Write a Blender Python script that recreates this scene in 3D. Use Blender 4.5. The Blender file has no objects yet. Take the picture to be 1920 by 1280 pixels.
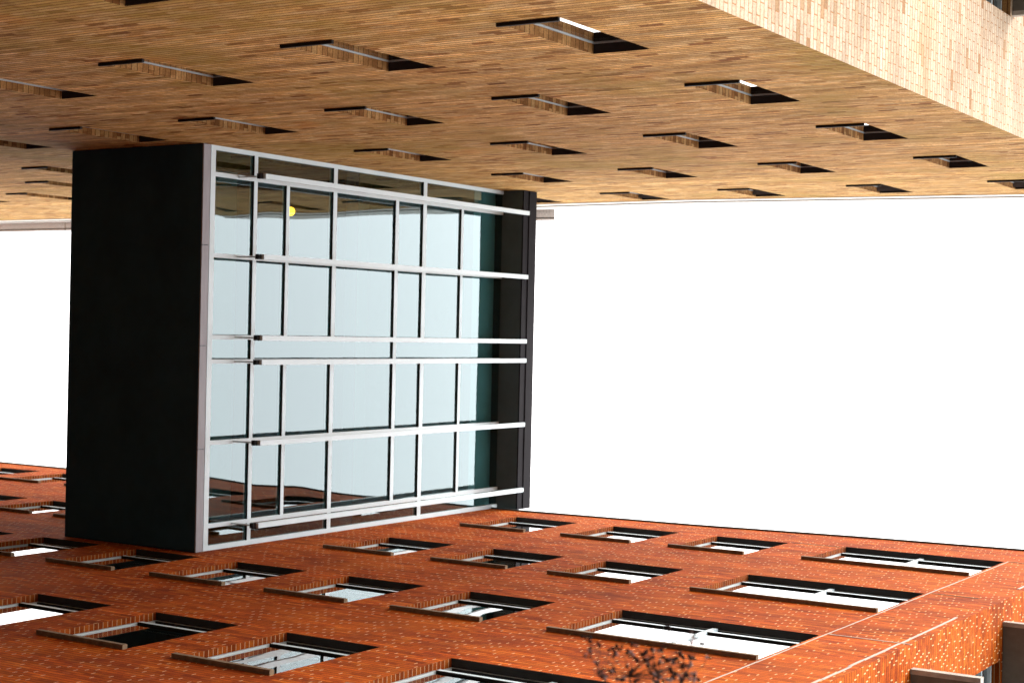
import bpy, bmesh, math, random
from mathutils import Vector, Matrix
random.seed(7)
S = bpy.context.scene
C = S.collection
R = math.radians

# ---------------------------------------------------------------- camera
cam_d = bpy.data.cameras.new('camera'); cam = bpy.data.objects.new('camera', cam_d); C.objects.link(cam)
EL, ROLL, AZ = 1.0053, 0.0123, -0.0118            # elevation, roll, heading
F = Vector((0, math.cos(EL), math.sin(EL)))
RT = Vector((0, -math.sin(EL), math.cos(EL))); UP = Vector((-1, 0, 0))   # camera turned on its side: picture right is up the walls
c_, s_ = math.cos(ROLL), math.sin(ROLL)
RT, UP = c_*RT + s_*UP, c_*UP - s_*RT
Z = Matrix.Rotation(AZ, 3, 'Z')
F, RT, UP = Z @ F, Z @ RT, Z @ UP
cam.matrix_world = Matrix(((RT.x, UP.x, -F.x, 0), (RT.y, UP.y, -F.y, 0), (RT.z, UP.z, -F.z, 0), (0, 0, 0, 1)))
cam_d.sensor_width = 36; cam_d.sensor_fit = 'HORIZONTAL'
cam_d.lens = 36*3005.6/1920
cam_d.clip_start = 0.1; cam_d.clip_end = 2000
cam_d.dof.use_dof = True; cam_d.dof.focus_distance = 17.5; cam_d.dof.aperture_fstop = 2.4
S.camera = cam

# ---------------------------------------------------------------- light
SUN_EL, SUN_AZ = R(52), R(236)                      # azimuth clockwise from +Y (behind the camera, towards the tan building)
w = bpy.data.worlds.new('World'); S.world = w; w.use_nodes = True
nt = w.node_tree; nt.nodes.clear()
sky = nt.nodes.new('ShaderNodeTexSky'); sky.sky_type = 'NISHITA'; sky.sun_disc = False
sky.sun_elevation = SUN_EL; sky.sun_rotation = SUN_AZ
sky.air_density = 1.0; sky.dust_density = 2.0; sky.ozone_density = 1.0
hs = nt.nodes.new('ShaderNodeHueSaturation'); hs.inputs['Saturation'].default_value = 0.30
bg = nt.nodes.new('ShaderNodeBackground'); bg.inputs['Strength'].default_value = 0.15
wo = nt.nodes.new('ShaderNodeOutputWorld')
nt.links.new(sky.outputs[0], hs.inputs['Color']); # an overcast veil evens the blue sky out
vm = nt.nodes.new('ShaderNodeMix'); vm.data_type = 'RGBA'; vm.inputs[0].default_value = .72; vm.inputs[7].default_value = (2.35, 2.22, 2.05, 1)
nt.links.new(hs.outputs[0], vm.inputs[6]); 
# overcast skies are about three times as bright overhead as at the horizon
wt = nt.nodes.new('ShaderNodeTexCoord'); ws = nt.nodes.new('ShaderNodeSeparateXYZ'); nt.links.new(wt.outputs['Generated'], ws.inputs[0])
mq = nt.nodes.new('ShaderNodeMath'); mq.operation = 'POWER'; mq.inputs[1].default_value = 1.8; mz = nt.nodes.new('ShaderNodeMath'); mz.operation = 'MAXIMUM'; mz.inputs[1].default_value = 0.0; nt.links.new(ws.outputs[2], mz.inputs[0]); nt.links.new(mz.outputs[0], mq.inputs[0])
ma = nt.nodes.new('ShaderNodeMath'); ma.operation = 'MULTIPLY_ADD'; ma.inputs[1].default_value = .4; ma.inputs[2].default_value = .75; nt.links.new(mq.outputs[0], ma.inputs[0])
vs = nt.nodes.new('ShaderNodeVectorMath'); vs.operation = 'SCALE'; nt.links.new(vm.outputs[2], vs.inputs[0]); nt.links.new(ma.outputs[0], vs.inputs['Scale'])
nt.links.new(vs.outputs[0], bg.inputs[0]); nt.links.new(bg.outputs[0], wo.inputs[0])
sd = bpy.data.lights.new('sun', 'SUN'); so = bpy.data.objects.new('sun', sd); C.objects.link(so)
sd.energy = 0.42; sd.angle = R(26); sd.color = (1.0, 0.95, 0.88)
tosun = Vector((math.sin(SUN_AZ)*math.cos(SUN_EL), math.cos(SUN_AZ)*math.cos(SUN_EL), math.sin(SUN_EL)))
so.rotation_euler = tosun.to_track_quat('Z', 'Y').to_euler()
S.view_settings.view_transform = 'Standard'; S.view_settings.look = 'None'
S.view_settings.gamma = 1.0; S.view_settings.exposure = 3.38
S.cycles.max_bounces = 8; S.cycles.diffuse_bounces = 4; S.cycles.transparent_max_bounces = 16
S.render.resolution_x = 1024; S.render.resolution_y = 682

# ---------------------------------------------------------------- materials
def mat(name):
    m = bpy.data.materials.new(name); m.use_nodes = True
    return m, m.node_tree, m.node_tree.nodes['Principled BSDF']
class NG:
    """tiny helper for node maths"""
    def __init__(s, nt): s.nt = nt
    def put(s, sock, v):
        if isinstance(v, bpy.types.NodeSocket): s.nt.links.new(v, sock)
        else: sock.default_value = v
    def m(s, op, a, b=0.0, c=0.0):
        n = s.nt.nodes.new('ShaderNodeMath'); n.operation = op
        s.put(n.inputs[0], a); s.put(n.inputs[1], b); s.put(n.inputs[2], c); return n.outputs[0]
    def mixc(s, f, a, b, mode='MIX'):
        n = s.nt.nodes.new('ShaderNodeMix'); n.data_type = 'RGBA'; n.blend_type = mode
        s.put(n.inputs[0], f); s.put(n.inputs[6], a); s.put(n.inputs[7], b); return n.outputs[2]
    def noise(s, vec, scale, detail=3, rough=.55):
        n = s.nt.nodes.new('ShaderNodeTexNoise'); s.put(n.inputs['Vector'], vec)
        n.inputs['Scale'].default_value = scale; n.inputs['Detail'].default_value = detail; n.inputs['Roughness'].default_value = rough
        return n.outputs[0]
    def ramp(s, f, stops, interp='LINEAR'):
        n = s.nt.nodes.new('ShaderNodeValToRGB'); n.color_ramp.interpolation = interp
        e = n.color_ramp.elements
        while len(e) < len(stops): e.new(0.5)
        for k, (p, col) in enumerate(stops):
            e[k].position = p; e[k].color = (*col, 1) if len(col) == 3 else col
        s.put(n.inputs[0], f); return n.outputs[0]
    def comb(s, x, y, z=0.0):
        n = s.nt.nodes.new('ShaderNodeCombineXYZ'); s.put(n.inputs[0], x); s.put(n.inputs[1], y); s.put(n.inputs[2], z); return n.outputs[0]

def brick_mat(name, bw, bw_side, bh, bed, perp, ramp, bedcol, perpcol, rake, perp_keep, stains, rough=.85, bump=.006, course=.1, streak=.25, KALB=1.0, side_perp=None):
    m, nt, b = mat(name); g = NG(nt)
    tc = nt.nodes.new('ShaderNodeTexCoord'); geo = nt.nodes.new('ShaderNodeNewGeometry')
    sp = nt.nodes.new('ShaderNodeSeparateXYZ'); nt.links.new(tc.outputs['Object'], sp.inputs[0])
    sn = nt.nodes.new('ShaderNodeSeparateXYZ'); nt.links.new(geo.outputs['Normal'], sn.inputs[0])
    isx = g.m('GREATER_THAN', g.m('ABSOLUTE', sn.outputs[0]), .5)      # wall runs along y
    isz = g.m('GREATER_THAN', g.m('ABSOLUTE', sn.outputs[2]), .5)
    u = g.m('ADD', g.m('MULTIPLY', isx, sp.outputs[1]), g.m('MULTIPLY', g.m('SUBTRACT', 1.0, isx), sp.outputs[0]))
    v = g.m('ADD', g.m('MULTIPLY', g.m('SUBTRACT', 1.0, isz), sp.outputs[2]), g.m('MULTIPLY', isz, sp.outputs[1]))
    # slightly uneven laying
    wob = g.noise(g.comb(g.m('MULTIPLY', u, .8), g.m('MULTIPLY', v, .8)), 1.0, 1)
    v2 = g.m('ADD', v, g.m('MULTIPLY', g.m('SUBTRACT', wob, .5), .02))
    wl = g.m('ADD', g.m('MULTIPLY', isx, bw), g.m('MULTIPLY', g.m('SUBTRACT', 1.0, isx), bw_side))
    vh = g.m('DIVIDE', v2, bh); row = g.m('FLOOR', vh); fv = g.m('SUBTRACT', vh, row)
    jit = nt.nodes.new('ShaderNodeTexWhiteNoise'); jit.noise_dimensions = '1D'; nt.links.new(row, jit.inputs['W'])
    uo = g.m('ADD', g.m('ADD', g.m('DIVIDE', u, wl), g.m('MULTIPLY', row, rake)), g.m('MULTIPLY', jit.outputs[0], .10))
    col = g.m('FLOOR', uo); fu = g.m('SUBTRACT', uo, col)
    wn = nt.nodes.new('ShaderNodeTexWhiteNoise'); wn.noise_dimensions = '3D'
    nt.links.new(g.comb(col, row, isx), wn.inputs['Vector'])
    rnd = wn.outputs[0]
    wn2 = nt.nodes.new('ShaderNodeTexWhiteNoise'); wn2.noise_dimensions = '3D'
    nt.links.new(g.comb(col, row, 7.3), wn2.inputs['Vector'])
    base = g.ramp(rnd, ramp)
    P = tc.outputs['Object']
    fine = g.noise(P, 60, 3, .7)
    base = g.mixc(1.0, base, g.ramp(fine, [(.28, (.62,)*3), (.72, (1.22,)*3)]), 'MULTIPLY')
    # soft variation along the courses: batches of bricks
    mp = nt.nodes.new('ShaderNodeMapping'); nt.links.new(P, mp.inputs[0]); mp.inputs['Scale'].default_value = (.7, .7, 2.2)
    batch = g.noise(mp.outputs[0], 1.1, 5, .65)
    base = g.mixc(1.0, base, g.ramp(batch, [(.3, (.74, .72, .70)), (.7, (1.2, 1.2, 1.2))]), 'MULTIPLY')
    # rough, uneven courses
    wc = nt.nodes.new('ShaderNodeTexWhiteNoise'); wc.noise_dimensions = '1D'; nt.links.new(row, wc.inputs['W'])
    base = g.mixc(1.0, base, g.ramp(wc.outputs[0], [(0, (1-course,)*3), (1, (1+course*.6,)*3)]), 'MULTIPLY')
    st = g.noise(g.comb(g.m('MULTIPLY', u, 3.6), g.m('MULTIPLY', v, 40)), 1.0, 4, .75)
    base = g.mixc(1.0, base, g.ramp(st, [(.32, (1-streak, 1-streak*1.05, 1-streak*1.1)), (.52, (1, 1, 1)), (.72, (1+streak*.5,)*3)]), 'MULTIPLY')
    for sc, lo, hi, colr, amt in stains:
        n = g.noise(g.comb(sp.outputs[1], g.m('MULTIPLY', sp.outputs[2], 1.0), g.m('ADD', sp.outputs[0], sc*13)), sc, 4, .6)
        k = g.m('MULTIPLY', g.ramp(n, [(lo, (0,)*3), (hi, (1,)*3)]), amt)
        base = g.mixc(k, base, (*colr, 1))
    isbed = g.m('LESS_THAN', fv, bed/bh)
    isperp = g.m('LESS_THAN', g.m('MULTIPLY', fu, wl), perp)
    keep = g.m('LESS_THAN', wn2.outputs[0], perp_keep)
    pm = g.m('MULTIPLY', isperp, keep)
    base = g.mixc(pm, base, (*perpcol, 1))
    base = g.mixc(isbed, base, (*bedcol, 1))
    base = g.mixc(1.0, base, (KALB, KALB, KALB, 1), 'MULTIPLY')
    b.inputs['Roughness'].default_value = rough; nt.links.new(base, b.inputs['Base Color'])
    b.inputs['Specular IOR Level'].default_value = .06
    h = g.m('SUBTRACT', 1.0, g.m('MAXIMUM', isbed, g.m('MULTIPLY', isperp, .6)))
    h = g.m('ADD', h, g.m('MULTIPLY', fine, .25)); h = g.m('ADD', h, g.m('MULTIPLY', rnd, .35))
    bp = nt.nodes.new('ShaderNodeBump'); bp.inputs['Distance'].default_value = bump; bp.inputs['Strength'].default_value = .8
    nt.links.new(h, bp.inputs['Height']); nt.links.new(bp.outputs[0], b.inputs['Normal'])
    return m

tan_ramp = [(0, (.22, .09, .026)), (.06, (.40, .20, .06)), (.13, (.56, .325, .105)), (.55, (.61, .37, .135)), (.85, (.69, .465, .21)), (1, (.54, .29, .09))]
lit_side_ramp = [(0, (.34, .17, .08)), (.025, (.46, .30, .17)), (.05, (.57, .43, .30)), (.55, (.60, .47, .345)), (.85, (.63, .51, .39)), (1, (.56, .41, .28))]
M_TAN = brick_mat('tan_brick', .215, .205, .0728, .0145, .008, tan_ramp, (.11, .040, .012), (.40, .22, .09), .5, 1.0,
                  [(.45, .50, .64, (.28, .20, .035), .55), (1.1, .60, .72, (.50, .22, .05), .5), (3.0, .60, .72, (.15, .07, .02), .6)], KALB=1.17, course=.28, streak=.62, bump=.012)
M_TANS = brick_mat('lit_side_tan_brick', .215, .205, .0728, .0105, .010, lit_side_ramp, (.30, .15, .07), (.36, .17, .07), .5, 1.0,  # same tan brick, bleached in colour for the brightly lit side wall
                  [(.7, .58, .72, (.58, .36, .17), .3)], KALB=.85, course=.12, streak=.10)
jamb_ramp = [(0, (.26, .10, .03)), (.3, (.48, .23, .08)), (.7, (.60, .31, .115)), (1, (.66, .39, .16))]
M_TANJ = brick_mat('tan_brick_reveal', .215, .3, .0728, .007, .0, jamb_ramp, (.10, .04, .012), (.3, .16, .07), .5, 1.0,  # darker, browner tan brick: shade of the reveals put into the colour
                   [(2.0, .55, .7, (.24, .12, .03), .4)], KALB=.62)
red_ramp = [(0, (.34, .052, .006)), (.3, (.48, .082, .007)), (.75, (.56, .108, .009)), (1, (.64, .16, .018))]
M_RED = brick_mat('red_brick', .215, .105, .0625, .011, .013, red_ramp, (.13, .024, .005), (.74, .45, .22), .27, .5,  # dark bed colour paints the shadow in recessed pale mortar
                  [(.5, .50, .66, (.58, .14, .012), .35), (.9, .54, .68, (.20, .035, .01), .65), (4.0, .62, .75, (.55, .24, .10), .3)], KALB=.95, course=.26, streak=.5, bump=.010)
M_REDJ = brick_mat('red_brick_reveal', .215, .3, .0625, .0085, .0, red_ramp, (.78, .46, .24), (.6, .4, .3), .27, 1.0,  # red brick darkened in colour to hold the shade inside the reveals
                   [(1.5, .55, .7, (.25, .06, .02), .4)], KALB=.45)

def simple(name, col, rough=.5, metal=0.0, var=.12, scale=6, bump=0.0, spec=.5, stretch=(1, 1, 1)):
    m, nt, b = mat(name); g = NG(nt)
    tc = nt.nodes.new('ShaderNodeTexCoord'); mp = nt.nodes.new('ShaderNodeMapping'); mp.inputs['Scale'].default_value = stretch
    nt.links.new(tc.outputs['Object'], mp.inputs[0])
    n = g.noise(mp.outputs[0], scale, 5, .65)
    f = g.ramp(n, [(.3, (1-var,)*3), (.7, (1+var*.6,)*3)])
    nt.links.new(g.mixc(1.0, (*col, 1), f, 'MULTIPLY'), b.inputs['Base Color'])
    b.inputs['Roughness'].default_value = rough; b.inputs['Metallic'].default_value = metal; b.inputs['Specular IOR Level'].default_value = spec
    if bump:
        bp = nt.nodes.new('ShaderNodeBump'); bp.inputs['Distance'].default_value = bump; nt.links.new(n, bp.inputs['Height']); nt.links.new(bp.outputs[0], b.inputs['Normal'])
    return m
M_WHITE = simple('white_powder_coat', (.61, .73, .79), .42, 0, .06, 3)
M_PALEFRAME = simple('pale_grey_window_frame', (.34, .38, .39), .45, 0, .12, 5)
M_FASCIA = simple('pale_metal_fascia', (.27, .26, .29), .55, 0, .15, 2.5, stretch=(1, 1, 6))
M_SOFFIT = simple('dark_bridge_underside', (.022, .058, .085), .7, 0, .2, 1.2, spec=.15)
M_EAVE = simple('dark_grey_metal_roof_edge', (.055, .070, .070), .6, 0, .15, 2, spec=.15)
M_FLASH = simple('charcoal_roof_flashing', (.014, .013, .016), .7, 0, .2, 3, spec=.06)
M_BLACKM = simple('black_metal', (.014, .014, .014), .6, 0, .2, 8, spec=.12)
M_HEADSHADE = simple('head_soffit_shade', (.014, .011, .010), .8, 0, .3, 9)  # near-black colour paints the shade under the opening heads
M_SILL = simple('weathered_stone_sill', (.19, .125, .07), .85, 0, .35, 14, .004)
M_COPING = simple('pale_stone_parapet', (.74, .71, .67), .85, 0, .22, 3, .004)
M_CONC = simple('weathered_balcony_soffit', (.13, .11, .085), .9, 0, .25, 4, .003)
M_STUCCO = simple('speckled_white_stucco', (.86, .83, .80), .9, 0, .3, 30, .003)
M_LIP = simple('pale_balcony_edge', (.36, .32, .27), .8, 0, .25, 9, .002)
M_SEAL = simple('pale_joint_sealant', (.42, .37, .31), .8, 0, .3, 20, .004)
M_ROOMB = simple('bridge_interior_lining', (.42, .60, .62), .8, 0, .15, 1.5)
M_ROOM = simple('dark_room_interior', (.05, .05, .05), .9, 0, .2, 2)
M_BLIND = simple('pale_roller_blind', (.55, .56, .62), .9, 0, .1, 4)
M_ROOF = simple('flat_roof_felt', (.12, .12, .12), .95, 0, .3, 3)
M_BARK = simple('dark_twig_bark', (.04, .025, .02), .95, 0, .3, 30, .002, spec=.05)
M_GROUND = simple('dark_grey_paving', (.03, .029, .028), .9, 0, .25, 1.5, .003)

def glass_mat(name, tint, refl, wav, wscale, wvec=(1, 1, 1), boost=1.75):
    m, nt, b = mat(name); g = NG(nt); nt.nodes.remove(b)
    out = [n for n in nt.nodes if n.type == 'OUTPUT_MATERIAL'][0]
    tr = nt.nodes.new('ShaderNodeBsdfTransparent'); tr.inputs[0].default_value = (*tint, 1)
    gl = nt.nodes.new('ShaderNodeBsdfGlossy'); gl.inputs['Color'].default_value = (*refl, 1); gl.inputs['Roughness'].default_value = .004
    fr = nt.nodes.new('ShaderNodeFresnel'); fr.inputs['IOR'].default_value = 1.62
    geo = nt.nodes.new('ShaderNodeNewGeometry'); tc = nt.nodes.new('ShaderNodeTexCoord')
    mp = nt.nodes.new('ShaderNodeMapping'); mp.inputs['Scale'].default_value = wvec; nt.links.new(tc.outputs['Object'], mp.inputs[0])
    n = g.noise(mp.outputs[0], wscale, 1, .4)
    bp = nt.nodes.new('ShaderNodeBump'); bp.inputs['Distance'].default_value = wav; nt.links.new(n, bp.inputs['Height'])
    nt.links.new(bp.outputs[0], gl.inputs['Normal'])
    # two faces of a real pane both reflect
    k = g.m('MULTIPLY', fr.outputs[0], boost); k = g.m('MINIMUM', k, .96)
    k = g.m('MULTIPLY', k, g.m('SUBTRACT', 1.0, geo.outputs['Backfacing']))
    mx = nt.nodes.new('ShaderNodeMixShader'); nt.links.new(k, mx.inputs[0]); nt.links.new(tr.outputs[0], mx.inputs[1]); nt.links.new(gl.outputs[0], mx.inputs[2])
    nt.links.new(mx.outputs[0], out.inputs[0])
    return m
M_BGLASS = glass_mat('tinted_bridge_glass', (.56, .68, .68), (.81, .96, 1.0), .012, .55, boost=2.25)
M_WGLASS = glass_mat('window_glass', (.55, .6, .6), (1, 1, 1), .0015, 1.4)

def emis(name, col, st):
    m, nt, b = mat(name); b.inputs['Base Color'].default_value = (*col, 1)
    b.inputs['Emission Color'].default_value = (*col, 1); b.inputs['Emission Strength'].default_value = st; return m
M_LAMP = emis('warm_glowing_globe', (1.0, .40, .02), 1.1)

# ---------------------------------------------------------------- mesh helpers
def box(bm, x0, x1, y0, y1, z0, z1, mi=0):
    xs, ys, zs = sorted((x0, x1)), sorted((y0, y1)), sorted((z0, z1))
    v = [bm.verts.new((x, y, z)) for x in xs for y in ys for z in zs]
    for f in ((0, 1, 3, 2), (4, 6, 7, 5), (0, 4, 5, 1), (2, 3, 7, 6), (0, 2, 6, 4), (1, 5, 7, 3)):
        fc = bm.faces.new([v[i] for i in f]); fc.material_index = mi
def quad(bm, pts, mi=0):
    f = bm.faces.new([bm.verts.new(p) for p in pts]); f.material_index = mi; return f
def obj(name, bm, mats, parent=None, bevel=0.0, smooth=False):
    me = bpy.data.meshes.new(name); bm.normal_update(); bm.to_mesh(me); bm.free()
    for m in (mats if isinstance(mats, (list, tuple)) else [mats]): me.materials.append(m)
    if smooth:
        for p in me.polygons: p.use_smooth = True
    o = bpy.data.objects.new(name, me); C.objects.link(o)
    if parent: o.parent = parent
    if bevel:
        md = o.modifiers.new('bevel', 'BEVEL'); md.width = bevel; md.segments = 2; md.limit_method = 'ANGLE'
    return o
def thing(name, label, cat, loc=(0, 0, 0), group=None):
    o = bpy.data.objects.new(name, None); C.objects.link(o); o.location = loc; o.empty_display_size = .3
    o['label'] = label; o['category'] = cat
    if group: o['group'] = group
    return o
def tag(o, label, cat, group=None):
    o['label'] = label; o['category'] = cat
    if group: o['group'] = group
    return o
def part_label(o, label): o['label'] = label; return o

GZ = -1.6                       # ground below the lens
XT, XR = -2.389, 3.015          # the two facing walls
TY0, RY0 = 5.06, 5.12           # near corners
YEND = 85.0  # walls extended out of view to cut sky light from the far end

# ---------------------------------------------------------------- ground
bm = bmesh.new()
quad(bm, [(-300, -300, GZ), (300, -300, GZ), (300, 400, GZ), (-300, 400, GZ)])
g_ = obj('ground', bm, M_GROUND); g_['kind'] = 'structure'

# ---------------------------------------------------------------- walls with openings
def facade(X, sgn, y0, y1, z0, ztop, opens, depth, mats, extra_y=()):
    """sheet at x=X facing sgn; ztop(y) is the top edge; opens = (ya, yb, za, zb)"""
    bm = bmesh.new()
    ys = sorted({y0, y1, *extra_y, *[o[0] for o in opens], *[o[1] for o in opens]})
    zs = sorted({z0, *[o[2] for o in opens], *[o[3] for o in opens]})
    def q(ya, yb, za, zb, zc=None, zd=None):
        p = [(X, ya, za), (X, yb, za), (X, yb, zb if zd is None else zd), (X, ya, zb if zc is None else zc)]
        if sgn < 0: p = [p[1], p[0], p[3], p[2]]
        quad(bm, p, 0)
    for a, b_ in zip(ys[:-1], ys[1:]):
        run = None
        for c, d in zip(zs[:-1], zs[1:]):
            my, mz = (a+b_)/2, (c+d)/2
            if any(o[0] < my < o[1] and o[2] < mz < o[3] for o in opens):
                if run is not None: q(a, b_, run, c); run = None
            elif run is None: run = c
        top = zs[-1] if run is None else run
        q(a, b_, top, None, ztop(a), ztop(b_)) if True else None
    D = -sgn*depth
    for ya, yb, za, zb in opens:
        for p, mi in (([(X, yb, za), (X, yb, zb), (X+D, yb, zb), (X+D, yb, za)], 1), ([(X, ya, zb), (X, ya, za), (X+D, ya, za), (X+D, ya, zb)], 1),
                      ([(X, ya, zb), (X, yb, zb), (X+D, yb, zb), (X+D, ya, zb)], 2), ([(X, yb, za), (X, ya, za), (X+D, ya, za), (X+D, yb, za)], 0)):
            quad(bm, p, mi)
    bmesh.ops.recalc_face_normals(bm, faces=[f for f in bm.faces if f.material_index > 9])
    return bm

# ================================================================ TAN BUILDING
tan = thing('brick_building', 'tan brick building with small deep-set windows and pale parapet, across the top of the photo', 'building', (XT-4, 25, GZ))
def TP(name, bm, mats, **k):
    o = obj(name, bm, mats, None, **k); o.parent = tan; o.matrix_parent_inverse = tan.matrix_basis.inverted(); return o
bpy.context.view_layer.update()
TW, TH = .555, 1.50
trow = [7.15-3.3, 7.15, 10.46, 13.75, 17.07, 20.45, 23.83]
twin = []
for j, z in enumerate(trow):
    for i in range(0, 11):
        y = 6.83 + 2.19*i
        if i >= 7 and j < 4: continue
        if i == 7 and j < 5: continue
        if i >= 9 and j == 6: continue
        if 6 <= i and j in (0, 1): continue
        twin.append((y, z))
twin += [(21.95, 18.84), (21.95, 15.45)]
topT = [(TY0, 27.6), (13, 26.75), (16.03, 26.7), (YEND, 26.7)]
brkT = [(TY0, 26.35), (12.6, 25.5), (28.7, 25.95), (YEND, 25.95)]
def pw(tab):
    def f(y):
        for (a, p), (b_, q_) in zip(tab[:-1], tab[1:]):
            if y <= b_: return p + (q_-p)*(max(y, a)-a)/(b_-a)
        return tab[-1][1]
    return f
ft, fb = pw(topT), pw(brkT)
opens = [(y-TW, y, z, z+TH) for y, z in twin]
XFAR = XT-14
bm = facade(XT, 1, TY0, YEND, GZ, fb, opens, .14, None, extra_y=(12.6, 28.7))
# side wall facing the viewer, with balcony door openings
SX = -3.70
tz = [18.45-3.33*k for k in range(6)]      # balcony undersides
def sidewall(bm, X0, X1, Y, z0, z1):
    quad(bm, [(X0, Y, z0), (X1, Y, z0), (X1, Y, z1), (X0, Y, z1)], 0)
sidewall(bm, SX, XT, TY0, GZ, fb(TY0))
doors = []
for z in tz: doors.append((z-2.45, z-.06))
doors.append((18.45+3.33-2.45, 18.45+3.27)); doors.sort()
z_ = GZ
for a, b_ in doors:
    if a > z_: sidewall(bm, SX-3.0, SX, TY0, z_, a)
    z_ = b_
sidewall(bm, SX-3.0, SX, TY0, z_, fb(TY0)); sidewall(bm, XFAR, SX-3.0, TY0, GZ, fb(TY0))
for a, b_ in doors:
    if a < GZ: continue
    for X, s in ((SX, 1), (SX-3.0, -1)):
        quad(bm, [(X, TY0, a), (X, TY0+.25, a), (X, TY0+.25, b_), (X, TY0, b_)] if s < 0 else [(X, TY0, a), (X, TY0, b_), (X, TY0+.25, b_), (X, TY0+.25, a)], 1)
    quad(bm, [(SX-3, TY0, b_), (SX, TY0, b_), (SX, TY0+.25, b_), (SX-3, TY0+.25, b_)], 1)
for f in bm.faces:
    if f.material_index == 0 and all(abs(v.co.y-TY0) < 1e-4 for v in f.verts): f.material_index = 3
TP('brick_wall', bm, [M_TAN, M_TANJ, M_HEADSHADE, M_TANS])
# rendered back/end/roof
bm = bmesh.new()
quad(bm, [(XFAR, YEND, GZ), (XT, YEND, GZ), (XT, YEND, 25.95), (XFAR, YEND, 25.95)]); quad(bm, [(XFAR, TY0, GZ), (XFAR, YEND, GZ), (XFAR, YEND, 25.95), (XFAR, TY0, 25.95)])
TP('rear_wall', bm, M_COPING)
bm = bmesh.new(); quad(bm, [(XFAR, TY0+.1, 25.2), (XT-.02, TY0+.1, 25.2), (XT-.02, YEND, 25.2), (XFAR, YEND, 25.2)]); TP('roof', bm, M_ROOF)
# parapet band (stands 12 mm proud)
bm = bmesh.new()
ys = [TY0-.012, 8, 10.3, 12.6, 13, 16.03, 20, 24, 28.7, YEND]
for a, b_ in zip(ys[:-1], ys[1:]):
    Xp = XT+.012
    quad(bm, [(Xp, a, fb(a)-.02), (Xp, b_, fb(b_)-.02), (Xp, b_, ft(b_)), (Xp, a, ft(a))])
    quad(bm, [(Xp-.3, a, ft(a)), (Xp, a, ft(a)), (Xp, b_, ft(b_)), (Xp-.3, b_, ft(b_))])
    quad(bm, [(XT-.01, a, fb(a)-.02), (XT-.01, b_, fb(b_)-.02), (Xp, b_, fb(b_)-.02), (Xp, a, fb(a)-.02)])
    quad(bm, [(Xp-.3, a, 25.0), (Xp-.3, b_, 25.0), (Xp-.3, b_, ft(b_)), (Xp-.3, a, ft(a))])
quad(bm, [(XFAR, TY0-.012, fb(TY0)-.02), (XT+.012, TY0-.012, fb(TY0)-.02), (XT+.012, TY0-.012, ft(TY0)), (XFAR, TY0-.012, ft(TY0))])
TP('parapet', bm, M_COPING)
# thin dark drip line under the parapet
bm = bmesh.new()
for a, b_ in zip(ys[:-1], ys[1:]):
    X0, X1 = XT+.012, XT+.03
    for (za, zb) in ((.28, .31),):
        v = [(X0, a, fb(a)+za), (X1, a, fb(a)+za), (X1, b_, fb(b_)+za), (X0, b_, fb(b_)+za)]
        t = [(X0, a, fb(a)+zb), (X1, a, fb(a)+zb), (X1, b_, fb(b_)+zb), (X0, b_, fb(b_)+zb)]
        quad(bm, v); quad(bm, t); quad(bm, [v[1], v[2], t[2], t[1]])
TP('drip_strip', bm, M_LIP)
# projecting roof slab beyond the bridge
bm = bmesh.new()
box(bm, XT-.6, XT+.212, 16.03, YEND, 26.70, 26.85)
q_ = TP('roof_slab', bm, M_STUCCO)
bm = bmesh.new()
for y in [16.9+2.56*k for k in range(11)]: box(bm, XT+.02, XT+.216, y-.012, y+.012, 26.692, 26.72)
bm2 = bm
box(bm, XT+.160, XT+.175, 16.03, YEND-.01, 26.69, 26.71, 1)
o = TP('slab_joint', bm, [M_SEAL, M_BLACKM])

def tan_window(y, z, kind):
    Xo = XT-.085; Xi = XT-.13; bm = bmesh.new(); f = .014
    y0, y1, z0, z1 = y-TW, y, z, z+TH
    box(bm, Xo, Xi, y1-f, y1, z0, z1); box(bm, Xo, Xi, y0, y0+f, z0, z1)
    box(bm, Xo, Xi, y0+f, y1-f, z1-f, z1); box(bm, Xo, Xi, y0+f, y1-f, z0, z0+f)
    fr = TP('window', bm, M_PALEFRAME)
    bm = bmesh.new(); box(bm, Xo-.008, Xo-.016, y0+f, y1-f, z0+f, z1-f)
    p = obj('pane', bm, M_WGLASS, fr)
    bm = bmesh.new(); box(bm, XT+.03, XT-.08, y0-.004, y1+.004, z0-.028, z0+.002)
    s = obj('sill', bm, M_BLACKM, fr)
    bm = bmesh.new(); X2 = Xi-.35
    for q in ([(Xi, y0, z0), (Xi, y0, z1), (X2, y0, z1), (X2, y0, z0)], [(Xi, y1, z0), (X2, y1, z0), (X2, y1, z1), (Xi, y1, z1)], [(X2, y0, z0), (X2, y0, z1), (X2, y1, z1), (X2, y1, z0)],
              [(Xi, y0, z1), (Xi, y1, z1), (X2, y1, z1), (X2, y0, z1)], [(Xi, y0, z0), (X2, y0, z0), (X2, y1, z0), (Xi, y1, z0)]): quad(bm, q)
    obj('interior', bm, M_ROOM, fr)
    return fr
for y, z in twin: tan_window(y, z, 0)

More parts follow.
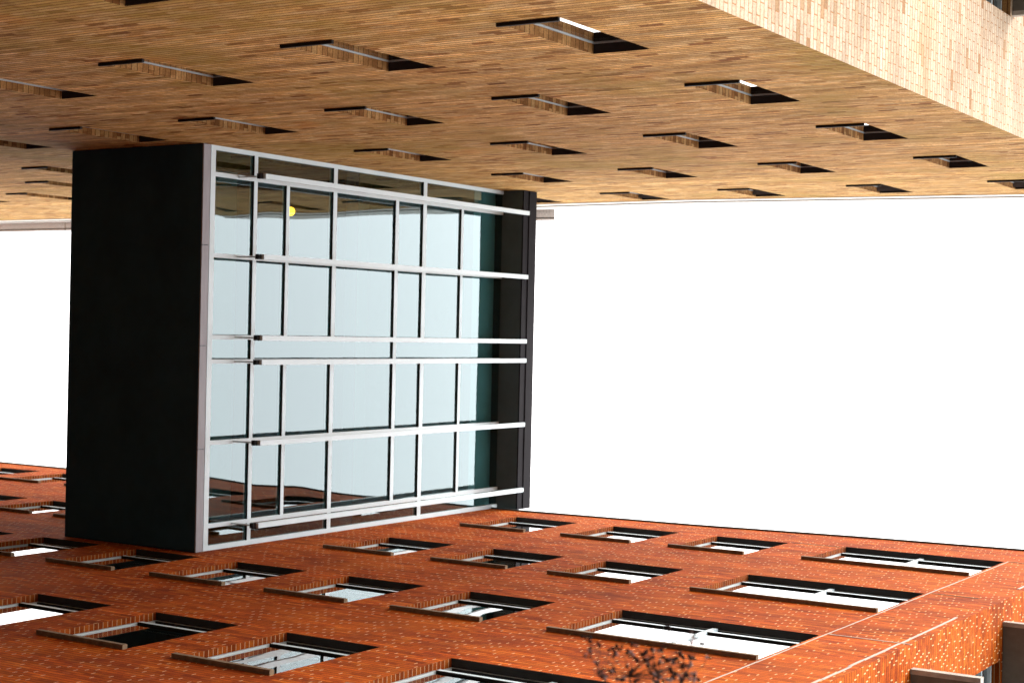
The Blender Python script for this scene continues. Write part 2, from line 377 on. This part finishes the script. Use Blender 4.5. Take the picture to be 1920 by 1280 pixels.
# balconies and doors on the side walls
def balcony(P, x0, x1, Y, z, proj, side):
    bm = bmesh.new(); lo, hi = sorted((x0, x1))
    box(bm, lo+.05, hi-.05, Y-proj+.05, Y-.002, z+.012, z+.09)
    b = P('balcony', bm, M_CONC)
    bm = bmesh.new()
    box(bm, lo, lo+.05, Y-proj, Y-.002, z, z+.10); box(bm, hi-.05, hi, Y-proj, Y-.002, z, z+.10); box(bm, lo+.05, hi-.05, Y-proj, Y-proj+.05, z, z+.10)
    obj('slab_edge', bm, M_LIP, b)
    return b
def side_door(P, x_edge, s, Y, za, zb, wid, fm):
    bm = bmesh.new(); f = .05; Yg = Y+.10
    X0, X1 = (x_edge, x_edge+s*wid)
    box(bm, X0, X0+s*f, Yg, Yg+.08, za, zb); box(bm, X1-s*f, X1, Yg, Yg+.08, za, zb)
    box(bm, X0+s*f, X1-s*f, Yg, Yg+.08, zb-f, zb); box(bm, X0+s*f, X1-s*f, Yg, Yg+.08, zb-.42, zb-.42+.04); box(bm, X0+s*f, X1-s*f, Yg, Yg+.08, za, za+f)
    xm = X0+s*wid/2; box(bm, xm-.03, xm+.03, Yg, Yg+.08, za+f, zb-.42)
    o = P('balcony_door', bm, fm)
    bm = bmesh.new(); box(bm, X0+s*f, X1-s*f, Yg+.04, Yg+.055, za+f, zb-f); obj('pane', bm, M_WGLASS, o)
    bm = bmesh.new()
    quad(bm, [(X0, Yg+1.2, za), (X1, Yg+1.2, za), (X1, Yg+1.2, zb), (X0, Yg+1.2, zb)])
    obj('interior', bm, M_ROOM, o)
for z in tz[:5]:
    balcony(TP, SX-.02, SX-3.2, TY0, z, .75, -1)
for a, b_ in doors:
    if a > GZ: side_door(TP, SX, -1, TY0, a, b_, 3.0, M_PALEFRAME)

# ================================================================ RED BUILDING
red = thing('brick_building', 'red brick building with white mortar flecks and wide windows, along the bottom of the photo', 'building', (XR+4, 25, GZ))
def RP(name, bm, mats, **k):
    o = obj(name, bm, mats, None, **k); o.parent = red; o.matrix_parent_inverse = red.matrix_basis.inverted(); return o
bpy.context.view_layer.update()
rrow = [4.05, 7.35, 10.65, 13.93, 17.2, 20.52]
rhead = [5.6, 8.9, 12.18, 15.42, 18.65, 22.1]
rcol = [10.28, 12.06, 13.86, 15.66, 17.46, 19.2, 20.9, 22.65, 24.5, 26.3, 28.1]
rw = []
for j in range(6):
    dz = .04 if j == 3 else (.12 if j == 4 else (.14 if j == 5 else 0))
    rw.append((6.03, 8.31, rrow[j]+(.0 if j < 5 else .12), rhead[j]+(.05 if j == 3 else (.17 if j >= 4 else 0)), True))
    for i, y in enumerate(rcol):
        if i > 5 and j < 3: continue
        if i in (3, 4) and j >= 4: continue       # the bridge joins the wall here
        rw.append((y-1.15, y, rrow[j], rhead[j], False))
topR = [(RY0, 23.70), (8.6, 23.38), (11.1, 23.02), (14.2, 22.80), (YEND, 22.78)]
fr_ = pw(topR)
SRX = 3.70
XRF = XR+14
bm = facade(XR, -1, RY0, YEND, GZ, fr_, [(a, b_, c, d) for a, b_, c, d, _ in rw], .15, None, extra_y=(8.6, 11.1, 14.2))
rz = [15.58-6.66, 15.58-3.33, 15.58, 18.9, 22.2]
rdoors = sorted([(z-2.5, z-.06) for z in rz])
quad(bm, [(SRX, RY0, GZ), (XR, RY0, GZ), (XR, RY0, fr_(RY0)), (SRX, RY0, fr_(RY0))], 0)
z_ = GZ
for a, b_ in rdoors:
    quad(bm, [(SRX+3, RY0, z_), (SRX, RY0, z_), (SRX, RY0, a), (SRX+3, RY0, a)], 0); z_ = b_
    for X in (SRX, SRX+3.0): quad(bm, [(X, RY0, a), (X, RY0+.25, a), (X, RY0+.25, b_), (X, RY0, b_)], 1)
    quad(bm, [(SRX+3, RY0, b_), (SRX, RY0, b_), (SRX, RY0+.25, b_), (SRX+3, RY0+.25, b_)], 1)
quad(bm, [(SRX+3, RY0, z_), (SRX, RY0, z_), (SRX, RY0, fr_(RY0)), (SRX+3, RY0, fr_(RY0))], 0)
quad(bm, [(XRF, RY0, GZ), (SRX+3, RY0, GZ), (SRX+3, RY0, fr_(RY0)), (XRF, RY0, fr_(RY0))], 0)
RP('brick_wall', bm, [M_RED, M_REDJ, M_HEADSHADE])
bm = bmesh.new()
quad(bm, [(XRF, YEND, GZ), (XR, YEND, GZ), (XR, YEND, 22.7), (XRF, YEND, 22.7)]); quad(bm, [(XRF, RY0, GZ), (XRF, YEND, GZ), (XRF, YEND, 22.7), (XRF, RY0, 22.7)])
RP('rear_wall', bm, M_CONC)
bm = bmesh.new(); quad(bm, [(XR+.02, RY0+.1, 22.5), (XRF, RY0+.1, 22.5), (XRF, YEND, 22.5), (XR+.02, YEND, 22.5)]); RP('roof', bm, M_ROOF)
# thin dark metal flashing along the roofline
bm = bmesh.new()
ys = [RY0-.02, 8.6, 11.1, 14.2, 20, YEND]
for a, b_ in zip(ys[:-1], ys[1:]):
    X0, X1 = XR-.025, XR+.3
    A = [(X0, a, fr_(a)), (X1, a, fr_(a)), (X1, a, fr_(a)+.04), (X0, a, fr_(a)+.04)]
    B = [(X0, b_, fr_(b_)), (X1, b_, fr_(b_)), (X1, b_, fr_(b_)+.04), (X0, b_, fr_(b_)+.04)]
    for k in range(4): quad(bm, [A[k], A[(k+1) % 4], B[(k+1) % 4], B[k]])
    if a < 6: quad(bm, A)
RP('roof_flashing', bm, M_EAVE)
# expansion joints: two upright, one per storey at the window heads
bm = bmesh.new()
def strip_v(y, z0, z1, wd, wig):
    z = z0
    while z < z1:
        zn = min(z+.35, z1); dy = random.uniform(-wig, wig)
        box(bm, XR-.004-random.random()*.003, XR+.02, y+dy-wd/2, y+dy+wd/2, z, zn+.002); z = zn
strip_v(5.985, GZ, 22.32, .011, .002)
RP('expansion_joint', bm, M_SEAL)
bm = bmesh.new()
strip_v(5.215, GZ, 17.4, .026, .008)
RP('corner_sealant', bm, M_SEAL); bm = bmesh.new()
strip_v(5.215, 19.9, 21.2, .026, .008)
RP('corner_sealant', bm, M_SEAL)
for z, ya, yb, mm in ((15.56, RY0, 5.97, M_SEAL), (12.2, RY0, 5.97, M_SEAL), (18.86, 5.4, 5.97, M_SILL), (22.30, RY0, 6.0, M_SILL), (22.14, 8.36, 9.1, M_SILL)):
    bm = bmesh.new(); box(bm, XR-.005, XR+.02, ya, yb, z-.009, z+.009); RP('shelf_joint', bm, mm)

blind_spots = {(9.13, 13.93): .38, (8.88+0.0, 7.35): .5}
def red_window(y0, y1, z0, z1, wide, n):
    Xo = XR+.084; Xg = XR+.102; Xi = XR+.15; f = .05; bm = bmesh.new()
    # outer frame, with a stepped profile
    for (d0, d1, a, b_) in ((Xo, Xi, 0, .020), (Xo+.008, Xi, .020, .040)):
        box(bm, d0, d1, y1-b_, y1-a, z0+a, z1-a); box(bm, d0, d1, y0+a, y0+b_, z0+a, z1-a)
        box(bm, d0, d1, y0+b_, y1-b_, z1-b_, z1-a); box(bm, d0, d1, y0+b_, y1-b_, z0+a, z0+b_)
    fr = RP('window', bm, M_PALEFRAME)
    zt = z1-.27
    bm = bmesh.new(); box(bm, XR+.058, Xi-.01, y0+.0405, y1-.0405, zt-.026, zt+.030); obj('transom', bm, M_WHITE, fr)
    bm = bmesh.new(); box(bm, XR+.057, Xg+.02, y0+.0405, y1-.0405, zt-.036, zt-.0265); obj('underside_shade', bm, M_BLACKM, fr)  # black strip added as the painted shade under the transom
    bm = bmesh.new(); box(bm, Xo-.001, Xg+.02, y0+.040, y1-.040, z1-.052, z1-.0405); obj('underside_shade', bm, M_BLACKM, fr)  # likewise a black strip for the shade below the head bar
    bm = bmesh.new()      # opening sash, set forward of the fixed light above it
    for a, b_ in ((y1-.040, y1-.018), (y0+.018, y0+.040)): box(bm, XR+.062, Xo-.001, a, b_, z0+.02, zt-.026)
    box(bm, XR+.062, Xo-.001, y0+.040, y1-.040, z0+.02, z0+.045); obj('sash', bm, M_PALEFRAME, fr)
    secs = [(y0+.04, y1-.04)]
    if wide:
        ym = (y0+y1)/2
        bm = bmesh.new(); box(bm, XR+.059, Xi-.008, ym-.03, ym+.03, z0+.045, z1-.053); obj('mullion', bm, M_WHITE, fr)
        secs = [(y0+.04, ym-.03), (ym+.03, y1-.04)]
    for a, b_ in secs:
        bm = bmesh.new(); box(bm, XR+.076, XR+.088, a, b_, z0+.045, zt-.036); obj('pane', bm, M_WGLASS, fr)
        bm = bmesh.new(); box(bm, Xg+.012, Xg+.024, a, b_, zt+.030, z1-.052); obj('pane', bm, M_WGLASS, fr)
        r = random.random()
        if r < .45:
            h = random.uniform(.15, .75)*(z1-z0)
            bm = bmesh.new(); box(bm, Xi+.05, Xi+.056, a+.02, b_-.02, z1-.06-h, z1-.06); obj('blind', bm, M_BLIND, fr)
    bm = bmesh.new()
    box(bm, XR-.046, XR+.07, y0-.006, y1+.006, z0-.062, z0-.012); box(bm, XR-.040, XR+.074, y0-.002, y1+.002, z0-.012, z0+.004)
    obj('sill', bm, M_SILL, fr)
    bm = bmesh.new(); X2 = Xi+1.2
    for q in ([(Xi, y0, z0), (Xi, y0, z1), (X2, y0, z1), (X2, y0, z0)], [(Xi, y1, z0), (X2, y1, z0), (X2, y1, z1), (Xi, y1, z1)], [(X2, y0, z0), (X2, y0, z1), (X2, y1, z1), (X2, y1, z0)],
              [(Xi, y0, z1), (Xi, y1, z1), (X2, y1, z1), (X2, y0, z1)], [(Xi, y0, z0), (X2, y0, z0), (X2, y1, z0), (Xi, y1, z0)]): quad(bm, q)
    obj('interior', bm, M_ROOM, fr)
for n, (a, b_, c, d, wd) in enumerate(rw): red_window(a, b_, c, d, wd, n)
for z in rz: balcony(RP, SRX-.44, SRX+3.3, RY0, z, .70, 1)
for a, b_ in rdoors: side_door(RP, SRX, 1, RY0, a, b_, 3.0, M_WHITE)

# ================================================================ BRIDGE
GY = 14.84; BY = 17.28; ZB = 15.64; ZT = 22.96
br = thing('footbridge', 'enclosed glass footbridge with white fins and black underside, spanning between the two brick buildings', 'footbridge', (0.3, 16, ZB))
def BP(name, bm, mats, parent=None, **k):
    o = obj(name, bm, mats, None, **k)
    if parent: o.parent = parent
    else: o.parent = br; o.matrix_parent_inverse = br.matrix_basis.inverted()
    return o
bpy.context.view_layer.update()
L, RR = XT+.004, XR-.004
bm = bmesh.new()      # underside in four panels with fine gaps
xs = [L, -1.05, .28, 1.65, RR]
for a, b_ in zip(xs[:-1], xs[1:]): box(bm, a+.003, b_-.003, GY-.028, BY-.012, ZB, ZB+.0035)
box(bm, L, RR, BY-.0115, BY, ZB-.002, ZB+.14)
box(bm, L, RR, GY-.028, GY-.001, ZB+.004, ZB+.12)
box(bm, L, RR, GY+.0, BY-.006, ZB+.004, ZB+.13)
BP('underside', bm, M_SOFFIT)
bm = bmesh.new()
for a, b_ in zip(xs[:-1], xs[1:]): box(bm, a+.004, b_-.004, GY-.05, GY-.03, ZB-.006, ZB+.125)
BP('fascia', bm, M_FASCIA)
bm = bmesh.new(); box(bm, L, RR, GY+.0, GY+.10, ZB+.125, ZB+.16); BP('base_flashing', bm, M_BLACKM)
mulX = [(-2.385, -2.325), (-2.033, -1.975), (-.953, -.895), (.136, .194), (.462, .520), (1.545, 1.603), (2.654, 2.712), (2.945, 3.011)]
FD = .026
Z0 = ZB+.16
bm = bmesh.new()
for a, b_ in (mulX[0], mulX[-1]): box(bm, a, b_, GY-FD, GY+.06, Z0, ZT+.02)
box(bm, mulX[0][1], mulX[-1][0], GY-FD, GY+.06, Z0, Z0+.09)
BP('frame', bm, M_WHITE)
for a, b_ in mulX[1:-1]:
    bm = bmesh.new(); box(bm, a, b_, GY-FD, GY+.06, Z0+.09, ZT+.02); BP('mullion', bm, M_WHITE)
tz_ = {1: (16.655, 16.735), 2: (17.34, 17.415), 3: (18.385, 18.48), 4: (19.915, 20.005), 5: (20.64, 20.745), 6: (21.715, 21.79)}
bays = [(mulX[k][1], mulX[k+1][0]) for k in range(7)]
lay = [[1, 3, 5], [1, 2, 3, 4, 5, 6], [1, 2, 3, 4, 5, 6], [1, 4], [1, 2, 3, 4, 5, 6], [1, 2, 3, 4, 5, 6], [1, 3, 5]]
for (a, b_), ts in zip(bays, lay):
    z = Z0+.09
    for t in ts+[None]:
        z1 = tz_[t][0] if t else ZT+.02
        bm = bmesh.new(); box(bm, a, b_, GY-.003, GY+.012, z, z1); p = BP('pane', bm, M_BGLASS)
        if t:
            bm = bmesh.new(); box(bm, a, b_, GY-FD+.004, GY+.055, tz_[t][0]+.0, tz_[t][1]); BP('transom', bm, M_WHITE)
            bm = bmesh.new(); box(bm, a, b_, GY-FD-.004, GY-.004, tz_[t][0]-.009, tz_[t][0]-.001); BP('underside_shade', bm, M_BLACKM)  # thin black plate paints the dark underside of each bridge transom
            z = tz_[t][1]
# fins standing clear of the glass, held by a bracket at the foot
for a, b_ in mulX[1:-1]:
    bm = bmesh.new(); m_ = (a+b_)/2
    box(bm, m_-.034, m_+.034, 14.355, 14.415, 16.37, 23.09)
    o = BP('fin', bm, M_WHITE)
    bm = bmesh.new(); box(bm, m_-.034, m_+.034, 14.40, 14.46, 16.31, 16.37); obj('bracket', bm, M_BLACKM, o)
    bm = bmesh.new(); box(bm, m_-.010, m_+.010, 14.461, GY-FD-.001, 16.335, 16.36); obj('bracket_arm', bm, M_WHITE, o)
# overhanging roof
bm = bmesh.new()
box(bm, L, RR, 14.425, BY+.15, ZT+.02, 23.04)
BP('eave_soffit', bm, M_EAVE)
bm = bmesh.new()
box(bm, L, RR, 14.40, 14.425, ZT+.01, 23.12); box(bm, L, RR, 14.385, 14.425, 23.135, 23.36); box(bm, L, RR, 14.42, BY+.15, 23.04, 23.34)
BP('roof_edge', bm, M_FLASH)
# back side, floors, ceiling
bm = bmesh.new()
box(bm, L, RR, BY-.12, BY, ZB+.12, ZT+.02)
BP('rear_wall', bm, M_ROOMB)
bm = bmesh.new()
box(bm, L, RR, GY+.12, BY-.12, ZB+.125, ZB+.25); box(bm, L, RR, GY+.12, BY-.12, 22.3, 22.95)
BP('floor_slab', bm, M_ROOMB)
bm = bmesh.new(); box(bm, L, RR, GY+.14, BY-.12, 18.9, 19.2); BP('floor_slab', bm, M_ROOM)
# hanging globe inside
lamp = thing('pendant_lamp', 'small round lamp glowing yellow behind the footbridge glass near the tan wall', 'lamp', (-1.735, 15.85, 18.65))
bm = bmesh.new(); bmesh.ops.create_uvsphere(bm, u_segments=24, v_segments=14, radius=.068)
obj('globe', bm, M_LAMP, lamp, smooth=True)
bm = bmesh.new(); bmesh.ops.create_cone(bm, cap_ends=True, segments=8, radius1=.006, radius2=.006, depth=.2)
bmesh.ops.translate(bm, verts=bm.verts, vec=(0, 0, .165)); obj('cord', bm, M_BLACKM, lamp)

# ================================================================ TREE near the camera
def ray(px, py, dist):
    """a point at the given depth along the view axis"""
    d = F*3005.6 + RT*(px-960) - UP*(py-640)
    return d/3005.6*dist
blobs = [(300,480),(360,520),(450,580),(570,610),(640,600),(600,670),(370,625),(340,680),(415,755),(490,900),(565,820),(590,850),(730,640),(770,690),(735,785),(770,835),(785,575),(690,910),(625,920),(825,940),(830,720),(900,740),(880,660),(910,650),(980,620),(1035,640),(985,700),(1030,760),(1090,700),(1140,730),(1180,750),(940,790),(980,870),(1030,900),(1010,930),(1140,820),(1165,860),(1210,720),(1260,690),(1260,780),(1290,790),(1375,700),(1350,770),(1330,870),(1310,890),(1230,870),(1265,920),(1410,890),(1430,930),(1520,715),(1130,400),(1380,450),(1405,500),(1450,565),(1380,550),(1110,930),(1160,920),(1370,930),(1230,640)]
tree = thing('tree', 'bare tree with small dark seed pods in front of the red brick wall', 'tree', (3.6, 1.9, GZ))
bpy.context.view_layer.update()
def TRP(name, bm, mats, **k):
    o = obj(name, bm, mats, None, **k); o.parent = tree; o.matrix_parent_inverse = tree.matrix_basis.inverted(); return o
def tube(bm, pts, r0, r1, seg=6):
    n = len(pts); rings = []
    for k, p in enumerate(pts):
        t = (pts[min(k+1, n-1)]-pts[max(k-1, 0)]).normalized()
        a = t.orthogonal().normalized(); b_ = t.cross(a); r = r0+(r1-r0)*k/(n-1)
        rings.append([bm.verts.new(p+(a*math.cos(2*math.pi*s/seg)+b_*math.sin(2*math.pi*s/seg))*r) for s in range(seg)])
    for A, B in zip(rings[:-1], rings[1:]):
        for s in range(seg): bm.faces.new((A[s], A[(s+1) % seg], B[(s+1) % seg], B[s]))
    bm.faces.new(rings[0][::-1]); bm.faces.new(rings[-1])
def curve(a, b_, bend, n=8):
    d = b_-a; o1 = Vector((random.uniform(-1, 1), random.uniform(-1, 1), random.uniform(-.3, .6)))*bend*d.length
    return [a+d*t+o1*math.sin(math.pi*t) for t in [k/n for k in range(n+1)]]
base = Vector((3.6, 1.9, GZ)); fork = Vector((3.15, 2.3, 2.6))
hub = ray(1215, 1370, 6.6)
bm = bmesh.new(); tube(bm, curve(base, fork, .04, 12), .075, .045, 10); tube(bm, curve(fork, hub, .05, 10), .045, .014, 8)
TRP('trunk', bm, M_BARK, smooth=True)
bm = bmesh.new(); clusters = []; pods = None
def pod(c, s):
    m = bmesh.new(); bmesh.ops.create_icosphere(m, subdivisions=1, radius=1)
    mx = Matrix.Translation(c) @ Matrix.Rotation(random.uniform(0, 6.28), 4, Vector((random.random(), random.random(), random.random()))) @ Matrix.Diagonal((s*random.uniform(.5, .7), s*random.uniform(.45, .7), s*random.uniform(.9, 1.3), 1))
    vs = [pods.verts.new(mx @ v.co*1.0) for v in m.verts]
    mi = 1 if random.random() < .22 else 0
    for f in m.faces:
        nf = pods.faces.new([vs[v.index] for v in f.verts]); nf.material_index = mi
    m.free()
arms = [ray(1120, 1262, 6.6), ray(1180, 1268, 6.5), ray(1235, 1262, 6.7), ray(1285, 1268, 6.6)]
for a in arms: tube(bm, curve(hub, a, .06), .008, .004, 6)
for bx, by in blobs:
    px, py = 1040+bx/5.333, 1100+by/5.333
    dpt = random.uniform(6.2, 7.0)
    p = ray(px, py, dpt)
    a = min(arms, key=lambda q: (q-p).length)
    tube(bm, curve(a, p, .08, 6), .0022, .0010, 5)
    pods = bmesh.new(); clusters.append(pods)
    for k in range(random.randint(3, 5)):
        pod(p+Vector((random.uniform(-.008, .008), random.uniform(-.012, .012), random.uniform(-.012, .012))), random.uniform(.009, .0135))
pods = bmesh.new()
# the rest of the crown, below and outside the picture's edge
for k in range(26):
    e = hub+Vector((random.uniform(.05, 1.3), random.uniform(-.9, .5), random.uniform(-1.4, .25)))
    s0 = fork.lerp(hub, random.uniform(.1, .95)); tube(bm, curve(s0, e, .08), .01, .002, 5)
    for q in range(14):
        pod(s0.lerp(e, random.uniform(.5, 1.05))+Vector([random.uniform(-.09, .09) for _ in range(3)]), random.uniform(.012, .018))
TRP('twigs', bm, M_BARK)
M_POD = simple('dark_seed_pod', (.012, .007, .006), .95, 0, .3, 40, spec=.05)
M_PODL = simple('sunlit_seed_pod', (.20, .12, .11), .95, 0, .3, 40, spec=.05)  # paler colour paints sunlight caught on the seed wings
o = TRP('seed_pods', pods, [M_POD, M_PODL]); o['kind'] = 'stuff'
for p in clusters: TRP('seed_cluster', p, [M_POD, M_PODL])
